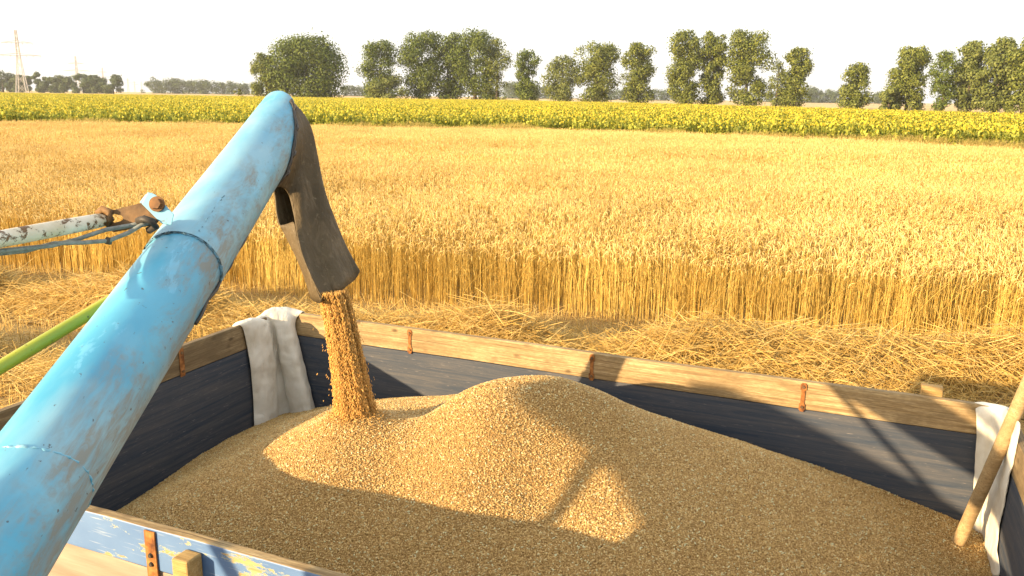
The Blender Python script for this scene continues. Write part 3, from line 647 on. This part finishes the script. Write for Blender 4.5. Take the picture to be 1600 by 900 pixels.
# rusty straps with bolts on the far and left planks
def strap(s, side):
    b = MB()
    if side == 'far':
        b.box((s-.0095, -.0045, ZT-PHt-.012), (s+.0095, -.001, ZT-.006)); b.box((s-.014, -.0062, ZT-PHt-.004), (s+.014, -.0005, ZT-PHt+.026)); b.box((s-.014, -.0062, ZT-.04), (s+.014, -.0005, ZT-.012)); n_ = (0, -1, 0)
        pts_ = [(s, -.006, ZT-.026), (s, -.006, ZT-PHt+.012)]
    elif side == 'near':
        y0 = -TWD-.036; b.box((s-.021, y0-.0065, ZT-PHt-.03), (s+.021, y0-.001, ZT-.004)); n_ = (0, -1, 0)
        pts_ = [(s, y0-.007, ZT-.085), (s, y0-.007, ZT-.115)]
    else:
        b.box((.001, -s-.016, ZT-.158), (.0055, -s+.016, ZT-.006)); n_ = (1, 0, 0); pts_ = [(.006, -s, ZT-.03), (.006, -s, ZT-.13)]
    o = b.build('rusty_strap', M_rust, tr, False, .001)
    for p in pts_:
        c = MB(); c.tube([p, tuple(np.array(p)+np.array(n_)*.006)], [.0085, .0065], 8); c.build('bolt', M_dark if side == 'near' else M_brown, o)
for s in (.895, 1.985, 3.035): strap(s, 'far')
strap(.83, 'left')
def s_on_near(px, py):      # distance along the near side's outer face seen at a pixel
    v = ray(px, py)[:2]; nrm = TA; k = ((TO-TA*(TWD+.04))@nrm)/(v@nrm); return float((v*k-TO)@TE)
s_st = s_on_near(235, 850); strap(s_st, 'near')
s_bk = s_on_near(303, 870)
b = MB(); b.box((s_bk-.030, -TWD-.098, ZT-.55), (s_bk+.030, -TWD-.0375, ZT-.030)); b.build('wooden_stake', M_post, tr, False, .005)
b = MB(); b.box((3.535, .0375, ZT-.6), (3.625, .085, ZT+.045)); b.build('wooden_stake', M_post, tr, False, .005)

# ------------------------------------------------------------------ grain
HP = np.array([(0, .05, -.66), (0, .4, -.64), (0, .8, -.645), (0, 1.25, -.69), (0, 1.8, -.72), (0, 2.25, -.74),
 (.5, 0, -.51), (.9, 0, -.41), (1.4, 0, -.32), (1.9, 0, -.265), (2.58, 0, -.33), (3.2, 0, -.43), (3.73, 0, -.55), (3.9, 0, -.59),
 (1.80, .86, .062), (1.95, .76, .075), (2.14, .68, .045), (1.64, .84, .015), (1.85, 1.07, .005), (1.52, 1.02, -.085), (1.44, .80, -.16), (1.25, .62, -.20),
 (1.20, 1.10, -.075), (1.05, .98, -.135), (.9, .75, -.26), (.72, .52, -.33), (.95, 1.25, -.265), (1.25, 1.32, -.17), (1.62, 1.33, -.225), (1.95, 1.30, -.20),
 (2.16, .98, -.08), (2.35, .78, -.09), (2.38, .43, -.12), (2.15, 1.2, -.225), (2.55, 1.1, -.20), (2.93, .42, -.24), (2.95, .8, -.265), (3.2, 1.0, -.36), (2.62, 1.42, -.275), (3.0, 1.55, -.40),
 (.45, 1.2, -.46), (.6, 1.55, -.41), (1.2, 1.75, -.36), (1.9, 1.75, -.36), (2.5, 1.8, -.40), (.5, 2.25, -.62), (1.2, 2.25, -.52), (2, 2.25, -.50), (3, 2.25, -.54), (3.95, 2.25, -.60),
 (3.95, 1.2, -.60), (3.95, .4, -.64), (3.6, .5, -.52), (3.55, 1.4, -.50)])
def _tps(r2): return r2*np.log(r2+1e-9)
_d2 = ((HP[:, None, :2]-HP[None, :, :2])**2).sum(-1); _n = len(HP)
_A = np.zeros((_n+3, _n+3)); _A[:_n, :_n] = _tps(_d2)+np.eye(_n)*.015; _A[:_n, _n] = 1; _A[:_n, _n+1:] = HP[:, :2]; _A[_n:, :_n] = _A[:_n, _n:].T
_w = np.linalg.solve(_A, np.concatenate([HP[:, 2], [0, 0, 0]]))
def heap(s, q):
    s = np.asarray(s, float); q = np.asarray(q, float); h = _w[_n]+_w[_n+1]*s+_w[_n+2]*q
    for k in range(_n): h = h+_w[k]*_tps((s-HP[k, 0])**2+(q-HP[k, 1])**2)
    return h+.020*(vnoise(s*2.7, q*3.1)-.5)+.007*(vnoise(s*9, q*9)-.5)
ns, nq = 240, 140
Sg, Qg = np.meshgrid(np.linspace(.002, TL-.002, ns), np.linspace(.003, TWD-.003, nq), indexing='ij')
Zg = heap(Sg, Qg)
gv = np.stack([Sg, -Qg, Zg+ZT], -1).reshape(-1, 3)
i, j = np.meshgrid(np.arange(ns-1), np.arange(nq-1), indexing='ij'); b_ = (i*nq+j).ravel()
gf = np.stack([b_, b_+1, b_+nq+1, b_+nq], 1)[:, ::-1]
gr = empty('grain_heap', (TO[0], TO[1], 0), TROT); tag(gr, 'golden heap of threshed wheat grain filling the trailer', 'grain')
link('grain_bed', make_mesh('grain_bed', gv, gf, M_bed, smooth=True), gr)
def kernel_mesh(L, w, seed):
    r = np.random.default_rng(seed); K = 5; t = np.linspace(-1, 1, K)
    P = np.stack([t*L/2, .03*L*t*t, 0*t], 1)[None]; v, f = tubes(P, np.array([[.25, .85, 1, .8, .2]])*w/2, 5)
    return make_mesh('kernel', v, f, M_kernel, smooth=True)
KV = [kernel_mesh(.0078, .0040, 1), kernel_mesh(.0070, .0042, 2), kernel_mesh(.0086, .0038, 3), kernel_mesh(.0115, .0048, 4)]
KV[3].materials.clear(); KV[3].materials.append(Mat('pale_husk', .7).color((.60, .58, .36)).m)
n = 330000; r = np.random.default_rng(12)
ks = r.uniform(.01, TL-.01, n); kq = TWD*r.random(n)**.92; kq = np.clip(kq, .01, TWD-.01); kz = heap(ks, kq)
rot = np.stack([r.uniform(0, 6.28, n), r.normal(0, .45, n), r.uniform(0, 6.28, n)], 1); sc = r.uniform(.85, 1.2, (n, 1))*np.ones((1, 3))
o = scatter('kernels', np.stack([ks, -kq, kz+ZT+r.uniform(-.001, .004, n)], 1), rot, sc, np.where(r.random(n) < .02, 3, r.integers(0, 3, n)), KV); o.parent = gr; o['kind'] = 'stuff'
# falling stream: separate kernels dropping from the sleeve mouth to the heap
SP0 = at(519, 455, 3.30); SP1 = TW(1.205, 1.03, heap(np.array([1.205]), np.array([1.03]))[0])
n = 95000; r = np.random.default_rng(13); t = r.random(n)**.9
NF = 170; fil = r.integers(0, NF, n); fr = np.random.default_rng(3); fa = fr.uniform(0, 6.28, NF); frd = np.sqrt(fr.random(NF)); fmi = fr.choice(4, NF, p=[.2, .3, .3, .2])
spread = (.058+.022*t+.012*t**6); off = np.stack([np.cos(fa)*frd, np.sin(fa)*frd], 1)[fil]*spread[:, None]+r.normal(0, .0032, (n, 2))*(1+t)[:, None]
stray = r.random(n) < .004; off[stray] = off[stray]*r.uniform(1.0, 1.7, (stray.sum(), 1))+r.normal(0, .012, (stray.sum(), 2))
c = SP0+(SP1-SP0)*t[:, None]; c[:, :2] += (SP1-SP0)[None, :2]*((t**.6-t)*.5)[:, None]
c[:, 0] += off[:, 0]; c[:, 1] += off[:, 1]
dv = np.stack([off[:, 0]*.4, off[:, 1]*.4, -np.ones(n)*.12], 1)+r.normal(0, .016, (n, 3)); dv /= np.linalg.norm(dv, axis=1, keepdims=True)
ns_ = 1600; jj = np.arange(n-ns_, n); aa = r.uniform(0, 6.28, ns_); rad_ = .05+np.abs(r.normal(0, .055, ns_))      # kernels bouncing off at the foot
c[jj, 0] = SP1[0]+np.cos(aa)*rad_; c[jj, 1] = SP1[1]+np.sin(aa)*rad_; ls = np.stack([c[jj, 0], c[jj, 1]], 1)-TO
c[jj, 2] = heap(ls@TE, -(ls@TA))+ZT+.004+np.abs(r.normal(0, .022, ns_))*np.exp(-rad_*6); dv[jj] = r.normal(0, 1, (ns_, 3)); dv[jj] /= np.linalg.norm(dv[jj], axis=1, keepdims=True)
L = r.uniform(.0075, .0115, n); P = c[:, None]+dv[:, None]*(L[:, None]*np.linspace(-.5, .5, 4)[None])[:, :, None]
v, f = tubes(P, np.broadcast_to(np.array([.3, 1, .95, .25])*.0014, (n, 4)), 4)
o = link('falling_grain', make_mesh('falling_grain', v, f, M_fall, np.repeat(fmi[fil], 12))); tag(o, 'stream of wheat kernels falling from the rubber sleeve onto the heap', 'falling grain', kind='stuff')

# ------------------------------------------------------------------ combine with unloading auger
AP = np.array([-.968806, .326596, -1.195705])*.9+EYE; AD = np.array([-.029393, .957938, .285467]); AR = .108
cb = empty('combine_harvester', (-.9, -1.2, 0))
tag(cb, 'light blue unloading auger of a combine, spilling grain through a brown sleeve', 'combine harvester')
def keep(o):            # world-built part under the combine's empty
    o.parent = cb; o.matrix_parent_inverse = Matrix.Translation((.9, 1.2, 0)); return o
side = np.cross(AD, [0, 0, 1]); side /= np.linalg.norm(side); upv = np.cross(side, AD)
def ax(t): return AP+AD*t
def tubept(t, phi, rad=AR): return ax(t)+rad*(math.cos(phi)*side+math.sin(phi)*upv)   # phi 0 = right, 90 deg = top
ZQ = Matrix(((side[0], upv[0], AD[0]), (side[1], upv[1], AD[1]), (side[2], upv[2], AD[2])))
def shell(name, t0, t1, rad, mat, tend=None, nt_=40, sides=64, parent=None, dent=0.0, cap=None):
    """tube built in a local frame whose z runs along the axis (local x = right side, y = top)"""
    v = []; f = []; r = np.random.default_rng(int(abs(t0)*100)+5)
    for i in range(nt_+1):
        for j in range(sides):
            phi = 2*math.pi*j/sides; te = t1 if tend is None else tend(phi); t = t0+(te-t0)*i/nt_
            rr = rad+dent*(vnoise(np.array([t*3.0]), np.array([phi*2.5]))[0]-.5)
            v.append((rr*math.cos(phi), rr*math.sin(phi), t-t0))
    for i in range(nt_):
        for j in range(sides): j2 = (j+1) % sides; f.append((i*sides+j, i*sides+j2, (i+1)*sides+j2, (i+1)*sides+j))
    if cap:
        for q, (k, d) in enumerate(cap):
            b0 = len(v)
            for j in range(sides):
                phi = 2*math.pi*j/sides; te = tend(phi) if tend else t1
                v.append((k*rad*math.cos(phi), k*rad*math.sin(phi), te-t0+d))
            for j in range(sides): j2 = (j+1) % sides; f.append((b0-sides+j, b0-sides+j2, b0+j2, b0+j))
        f.append(tuple(range(len(v)-sides, len(v))))
    me = make_mesh(name, v, f, mat, smooth=True); o = link(name, me, parent)
    o.matrix_world = Matrix.Translation(ax(t0)) @ ZQ.to_4x4(); return o
T_COL, T_WELD, T_END = 2.09, 1.20, 3.26
_tp = [-180, -150, -120, -90, -60, -30, 0, 30, 60, 90, 120, 150, 180]; _tt = [3.38, 3.24, 3.08, 2.96, 2.93, 2.96, 3.04, 3.21, 3.36, 3.42, 3.45, 3.44, 3.38]
def tend(phi): return float(np.interp((math.degrees(phi)+180) % 360-180, _tp, _tt))
low = keep(shell('lower_tube', -1.0, T_COL, AR-.002, M_paint, dent=.003, nt_=60))
upt = keep(shell('upper_tube', T_COL-.012, T_END, AR+.004, M_paint_up, tend, nt_=40, dent=.002, cap=[(.985, .010), (.93, .018), (.8, .022)]))
upt['label'] = 'upper end of the tube with a rounded head'
def bead(name, pts_, rad, parent_mat, seed):
    r = np.random.default_rng(seed); b = MB(); P = np.array(pts_)+r.normal(0, .0012, (len(pts_), 3)); m_ = len(P)
    b.tube(P, rad*r.uniform(.35, 1.6, m_), 7); return keep(b.build(name, parent_mat, None, True))
bead('weld_seam', [tubept(T_COL-.013, R(-60+k*3.4), AR) for k in range(72)], .0042, M_weld, 1)
bead('weld_seam', [tubept(T_WELD+.012*math.sin(k*.11), R(-50+k*3.4), AR-.003) for k in range(60)], .0026, M_paint, 2)
bead('weld_seam', [tubept(T_COL+.02+k*.009, R(62+.5*math.sin(k*.4)), AR+.003) for k in range(30)], .0016, M_weld, 3)
# dark lip along the lower right flank
b = MB()
b.tube([tubept(T_COL-.24+k*.03, R(-24+2*math.sin(k*.5)), AR+.001+.003*math.sin(k*1.3)) for k in range(20)], .0052, 6)
keep(b.build('clamp_lip', M_dark, None, True))
# bracket lugs, bolt, rusty link, brace bar and cables (built in a frame facing the viewer's side)
D0 = 2.24; pxm = D0/F
def pt(x, y, d=0.0): return at(x, y, D0+d)
wv = -fw
def slab(outline, d0, d1, mb, mi=0):
    n_ = len(outline); v = [pt(x, y, d0) for x, y in outline]+[pt(x, y, d1) for x, y in outline]
    f = [tuple(range(n_)), tuple(range(2*n_-1, n_-1, -1))]+[(k, n_+k, n_+(k+1) % n_, (k+1) % n_) for k in range(n_)]
    mb.add(v, f, mi)
b = MB(); slab([(231, 300), (243, 304), (272, 335), (268, 352), (252, 349), (221, 318)], -.045, -.036, b); keep(b.build('bracket_lug', M_bracket, None, False, .002))
b = MB(); slab([(228, 303), (238, 301), (270, 338), (262, 352), (218, 316)], .040, .049, b); keep(b.build('bracket_lug', M_bracket, None, False, .002))
b = MB(); c_ = pt(246, 319, -.046); b.tube([c_, c_+wv*.006], [.0205, .0205], 20); b.tube([c_+wv*.006, c_+wv*.016], [.0155, .0145], 6); b.tube([pt(246, 319, -.036), pt(246, 319, .06)], .010, 10)
keep(b.build('pivot_bolt', M_boltrust, None))
# link plate with a drop shaped hole (ring of quads between outline and hole)
out = [(158, 330), (166, 326), (178, 328), (205, 321), (235, 314), (246, 326), (250, 345), (240, 352), (205, 358), (178, 363), (168, 358), (160, 345)]
ctr = (181, 341); hole = []
for x, y in out:
    a = math.atan2(y-ctr[1], x-ctr[0]); hole.append((ctr[0]+9.5*math.cos(a)*(1+.15*math.cos(a)), ctr[1]+7*math.sin(a)))
n_ = len(out); v = []
for d in (-.012, .0): v += [pt(x, y, d) for x, y in out]+[pt(x, y, d) for x, y in hole]
f = []
for k in range(n_):
    k2 = (k+1) % n_
    f += [(k, k2, n_+k2, n_+k), (2*n_+k, 3*n_+k, 3*n_+k2, 2*n_+k2), (k, 2*n_+k, 2*n_+k2, k2), (n_+k, n_+k2, 3*n_+k2, 3*n_+k)]
b = MB(); b.add(v, f); keep(b.build('link_plate', M_brown, None, False, .0015))
b = MB(); b.tube([pt(152, 333, -.02), pt(160, 327, -.024), pt(170, 331, -.018), pt(172, 343, -.02), pt(166, 352, -.018)], [.008, .011, .012, .011, .007], 8); keep(b.build('forked_end', M_brown, None, True))
bar0 = at(164, 343, D0-.01); bar1 = at(0, 373.5, D0-.30); bdir = (bar1-bar0)
b = MB(); b.tube([bar0+bdir*k for k in (0, .08, .35, .7, 1.0, 2.0, 3.2)], [.0165, .0195, .0205, .0208, .0208, .021, .021], 16); keep(b.build('brace_bar', M_white, None, True))
ca = [(-160, 428, -.52), (-80, 408, -.4), (0, 392, -.29), (40, 388, -.22), (80, 384, -.16), (120, 374, -.10), (165, 359, -.05), (205, 352, -.02), (238, 345, -.03)]
cb2 = [(-160, 418, -.50), (-80, 402, -.39), (0, 396, -.27), (40, 392, -.2), (85, 380, -.15), (130, 379, -.10), (170, 376, -.05), (200, 364, -.04), (222, 351, -.04), (240, 347, -.02)]
for q in (ca, cb2):
    b = MB(); b.tube([pt(*p) for p in q], .0058, 8); keep(b.build('cable', M_cable, None, True))
b = MB()
for p in ((170, 376, -.05),): b.tube([pt(p[0]-4, p[1], p[2]), pt(p[0]+3, p[1]+1, p[2])], .010, 8)
keep(b.build('cable_clip', M_dark, None, True)); b = MB()
b.tube([pt(216, 345, -.03), pt(226, 342, -.05), pt(238, 346, -.05), pt(243, 354, -.03), pt(232, 360, -.02)], .010, 8)
keep(b.build('cable_shackle', M_dark, None, True))
g0 = ax(2.18); g1 = at(0, 574, 1.95); gd = g1-g0
b = MB(); b.tube([g0, g0+gd*.5, g1, g1+gd*.8, g1+gd*1.6], .0165, 16); keep(b.build('green_rod', M_green, None, True))
# machine body behind and below the viewer: deck, grain tank rim, mast and turret the auger swings on
b = MB(); b.box((-3.2, -3.6, .95), (2.6, -.55, 2.35)); keep(b.build('body', M_bracket, None, False, .06, 3))
b = MB(); b.box((-2.6, -3.2, 2.352), (2.0, -1.9, 2.55)); keep(b.build('grain_tank', M_bracket, None, False, .03))
b = MB(); pass; e0 = ax(-1.0); b.tube([e0+AD*.02, e0-AD*.18, e0+np.array([0, -.3, -.35]), e0+np.array([0, -.35, -.9])], AR+.012, 24); keep(b.build('turret', M_bracket, None, True))
hd = [(-3.72, 2.99), (-3.72, 3.07), (-3.45, 3.05), (-3.16, 2.97), (-2.7, 2.80), (-2.04, 2.54), (-1.62, 2.36), (-1.55, 1.9), (-1.8, 1.85), (-2.12, 2.10), (-2.26, 2.42), (-2.5, 2.50), (-3.16, 2.76)]  # outline of an added, unseen panel that shades the right of the grain
b = MB(); n_ = len(hd); v = [(x, .98, z) for x, z in hd]+[(x, 1.02, z) for x, z in hd]
b.add(v, [tuple(range(n_-1, -1, -1)), tuple(range(n_, 2*n_))]+[(k, (k+1) % n_, n_+(k+1) % n_, n_+k) for k in range(n_)]); keep(b.build('shade_panel', M_bracket, None))
b = MB(); b.tube([(-3.10, .96, 2.76), (-2.70, .96, 2.33), (-2.50, .96, 2.11), (-2.50, -.6, 1.6)], .026, 10); b.tube([(-2.0, .96, 2.25), (-2.0, .96, 1.6), (-2.0, -.6, 1.5)], .028, 10)  # added slanted bar casts a thin shade on the grain; post carries the panel
keep(b.build('shade_panel_bars', M_dark, None, True))
mp_ = bar0+bdir*3.2; b = MB(); b.tube([(mp_[0], -.7, 2.0), (mp_[0], mp_[1], mp_[2])], .035, 10); gp = g1+gd*1.6; b.tube([(gp[0], -.7, 2.1), tuple(gp)], .03, 10); keep(b.build('mast', M_dark, None, True))
for x in (-2.3, 1.7):
    for y in (-.75, -3.4):
        b = MB(); b.tube([(x, y-.22, .62), (x, y+.22, .62)], .62, 36); keep(b.build('wheel', M_tyre, None, False, .05, 3))
# rubber sleeve on the outlet: a slit tube hanging from the oblique mouth
def sleeve():
    """rubber sheet folded round the mouth: front flap F-R, back R-A, and from half way down the left face A-F too"""
    DS = 3.33
    rows = [None, ((448, 290), (487, 181), (431, 302)), ((456, 320), (496, 228), (430, 322)), ((461, 345), (507, 288), (435, 352)), ((463, 364), (516, 315), (446, 372)),
            ((468, 388), (526, 340), (458, 393)), ((483, 428), (542, 382), (471, 420)), ((505, 472), (565, 423), (484, 464))]
    rs = np.random.default_rng(9); nf, nb, nl = 9, 7, 6; grid = []
    for k, (Fp, Rp, Ap) in enumerate([q or (None, 0, 0) for q in rows]):
        if Fp is None:
            row = [tubept(tend(R(-65+125*i/(nf-1)))-.025, R(-65+125*i/(nf-1)), AR+.009) for i in range(nf)]
            row += [tubept(tend(R(60+150*i/(nb-1)))-.01, R(60+150*i/(nb-1)), AR*.97) for i in range(1, nb)]
            row += [tubept(tend(R(210+85*i/(nl-1)))-.01, R(210+85*i/(nl-1)), AR*.97) for i in range(1, nl)]
            grid.append(row)
        if Fp is None: continue
        t = k/(len(rows)-1); row = []; dF = -.015-.06*t; dR = .045+.075*t; dA = .012+.012*t
        for i in range(nf):
            w = i/(nf-1); bow = math.sin(math.pi*w); x = Fp[0]+(Rp[0]-Fp[0])*w; y = Fp[1]+(Rp[1]-Fp[1])*w+3*bow*t
            row.append(at(x, y, DS+dF+(dR-dF)*w-.012*bow+.013*math.sin(w*9+k*.9)*(.3+t)+rs.normal(0, .003)))
        for i in range(1, nb):
            w = i/(nb-1); bow = math.sin(math.pi*w); x = Rp[0]+(Ap[0]-Rp[0])*w; y = Rp[1]+(Ap[1]-Rp[1])*w
            row.append(at(x, y-6*bow*t, DS+dR+(dA-dR)*w+.05*bow))
        for i in range(1, nl):
            w = i/(nl-1); bow = math.sin(math.pi*w); x = Ap[0]+(Fp[0]-Ap[0])*w; y = Ap[1]+(Fp[1]-Ap[1])*w+4*bow*t
            row.append(at(x, y, DS+dA+(dF-dA)*w-.006*bow))
        if k == len(rows)-1: row = [p_+np.array([0, 0, rs.uniform(-.012, .010)]) for p_ in row]
        grid.append(row)
    nu = nf+nb-1+nl-1; v = [p for row in grid for p in row]; f = []
    for k in range(len(rows)-1):
        for i in range(nu-1):
            if i >= nf+nb-2 and k < 3: continue
            f.append((k*nu+i, k*nu+i+1, (k+1)*nu+i+1, (k+1)*nu+i))
    o = link('rubber_sleeve', make_mesh('rubber_sleeve', v, f, M_rubber, smooth=True))
    o.modifiers.new('sub', 'SUBSURF').levels = 2; o.modifiers['sub'].render_levels = 2
    so_ = o.modifiers.new('solid', 'SOLIDIFY'); so_.thickness = .006; so_.offset = 0
    return keep(o)
sl = sleeve()
b = MB(); r = np.random.default_rng(4)
for q in range(3):
    P = [tubept(tend(R(ph))-.022-.010*q+.006*math.sin(ph*.25+q), R(ph), AR+.009+.003*math.sin(ph*.3+q*2)) for ph in range(-100, 66, 6)]
    b.tube(P, .0042, 6)
for ph in (-60, -35, -8, 20, 45):
    p = tubept(tend(R(ph))-.03, R(ph), AR+.010); p2 = tubept(tend(R(ph))+.01, R(ph+6), AR+.014); b.tube([p, (p+p2)/2+np.array([.006, -.006, 0]), p2], .005, 6)
keep(b.build('binding_wire', M_dark, None, True))

# ------------------------------------------------------------------ cloths and pole
def cloth(name, rows, mat, label, wr=.006, seed=0):
    v = [p for row in rows for p in row]; nu = len(rows[0]); f = []
    for k in range(len(rows)-1):
        for i in range(nu-1): f.append((k*nu+i, k*nu+i+1, (k+1)*nu+i+1, (k+1)*nu+i))
    o = link(name, make_mesh(name, v, f, mat, smooth=True))
    sb = o.modifiers.new('sub', 'SUBSURF'); sb.levels = 4; sb.render_levels = 4
    tx = bpy.data.textures.new(name+'_wrinkle', 'CLOUDS'); tx.noise_scale = .075; tx.noise_depth = 1
    dp = o.modifiers.new('wrinkle', 'DISPLACE'); dp.texture = tx; dp.strength = wr*3; dp.texture_coords = 'LOCAL'; dp.mid_level = .5
    sl_ = o.modifiers.new('solid', 'SOLIDIFY'); sl_.thickness = .004; sl_.offset = 0
    tag(o, label, 'cloth'); return o
def lp(s, q, z): return TW(s, q, z)
def wall_depth(x, y):
    v = ray(x, y); a = (TO@TE)/(v[:2]@TE); b_ = (TO@TA)/(v[:2]@TA); return min(k for k in (a, b_) if k > 0)
rows = [[lp(-.075, .42, -.10), lp(-.080, .33, -.08), lp(-.075, .24, -.10), lp(-.070, .20, -.07), lp(-.070, .18, -.06), lp(-.075, .13, -.09), lp(-.06, .03, -.10), lp(.02, -.09, -.09), lp(.13, -.085, -.10)],
        [lp(-.055, .41, -.005), lp(-.052, .33, .020), lp(-.052, .24, .004), lp(-.050, .205, -.004), lp(-.050, .185, -.004), lp(-.045, .12, .030), lp(-.04, .03, .034), lp(.03, -.055, .020), lp(.13, -.05, .002)],
        [lp(-.010, .395, .006), lp(.0, .32, .034), lp(.0, .235, .014), lp(-.012, .20, .002), lp(-.012, .18, .002), lp(-.0, .125, .040), lp(.03, .02, .046), lp(.075, -.012, .026), lp(.15, -.008, .006)]]
for y, xs_ in ((498, (379, 397, 419, 419, 427, 426, 438, 449, 458)), (522, (384, 402, 424, 423, 431, 430, 443, 455, 464)), (560, (391, 410, 432, 428, 441, 436, 451, 464, 473)),
               (600, (395, 415, 435, 430, 450, 443, 460, 475, 483)), (640, (397, 417, 437, 432, 458, 450, 468, 484, 493)), (690, (397, 419, 438, 434, 468, 458, 478, 494, 503)), (730, (397, 420, 439, 436, 474, 464, 486, 502, 512))):
    t = min(1, (y-498)/140)
    rows.append([at(x, y+dy, wall_depth(x, y)-of) for x, of, dy in zip(xs_, (.014, .060+.04*t, .050+.02*t, .008, .010, .060+.02*t, .105+.04*t, .085+.03*t, .016), (8, 2, 0, 3, 2, 0, -4, -4, 0))])
cloth('white_cloth', rows, M_cloth, 'dusty white cloth hanging in two folds at the far left trailer corner', .0055, seed=1)
def right_depth(x, y):
    v = ray(x, y); P1 = TO+TE*TL; a = (P1@TE)/(v[:2]@TE); b_ = (TO@TA)/(v[:2]@TA); return min(k for k in (a, b_) if k > 0)
rows = [[lp(3.75, -.055, -.12), lp(3.785, -.06, -.10), lp(3.82, -.055, -.11), lp(TL+.03, -.05, -.10), lp(TL+.06, .03, -.11), lp(TL+.06, .12, -.10)],
        [lp(3.75, -.045, .006), lp(3.785, -.045, .014), lp(3.82, -.045, .004), lp(TL+.02, -.04, .012), lp(TL+.045, .04, .016), lp(TL+.045, .13, .005)],
        [lp(3.75, -.008, .008), lp(3.785, -.006, .018), lp(3.82, -.008, .008), lp(TL-.01, .006, .018), lp(TL-.004, .07, .022), lp(TL-.004, .14, .006)]]
for y, xs_, of in ((655, (1527, 1541, 1556, 1574, 1590, 1599), (.012, .030, .018, .03, .06, .02)), (690, (1526, 1540, 1554, 1568, 1581, 1590), (.012, .036, .016, .03, .09, .02)),
                   (735, (1523, 1536, 1547, 1556, 1562, 1580), (.014, .045, .016, .04, .11, .03)), (780, (1520, 1531, 1538, 1541, 1541, 1570), (.014, .05, .02, .05, .12, .03)),
                   (825, (1518, 1527, 1533, 1535, 1534, 1561), (.014, .05, .02, .04, .11, .03)), (860, (1517, 1527, 1536, 1541, 1546, 1557), (.014, .05, .02, .03, .08, .03)), (900, (1517, 1527, 1538, 1546, 1554, 1562), (.014, .04, .02, .02, .05, .02))):
    rows.append([at(x, y, right_depth(x, y)-o_) for x, o_ in zip(xs_, of)])
cloth('white_cloth', rows, M_cloth, 'white cloth draped over the far right trailer corner behind the pole', .0045, seed=2)
p0 = TW(3.60, .42, heap(np.array([3.6]), np.array([.42]))[0]-.05)
b0 = on_z(1502, 838, p0[2]+.05); tp = at(1602, 610, float((b0-EYE)@fw)-.30); dr_ = tp-b0
b = MB(); b.tube([b0-dr_*.25, b0, b0+dr_*.5, b0+dr_*1.0, b0+dr_*1.6, b0+dr_*2.2], [.026, .0265, .027, .0265, .026, .025], 18)
o = b.build('wooden_pole', M_handle, None, True); tag(o, 'round wooden shovel handle stuck in the grain by the right corner', 'shovel handle')
print('near strap s', s_st, 'block s', s_bk)
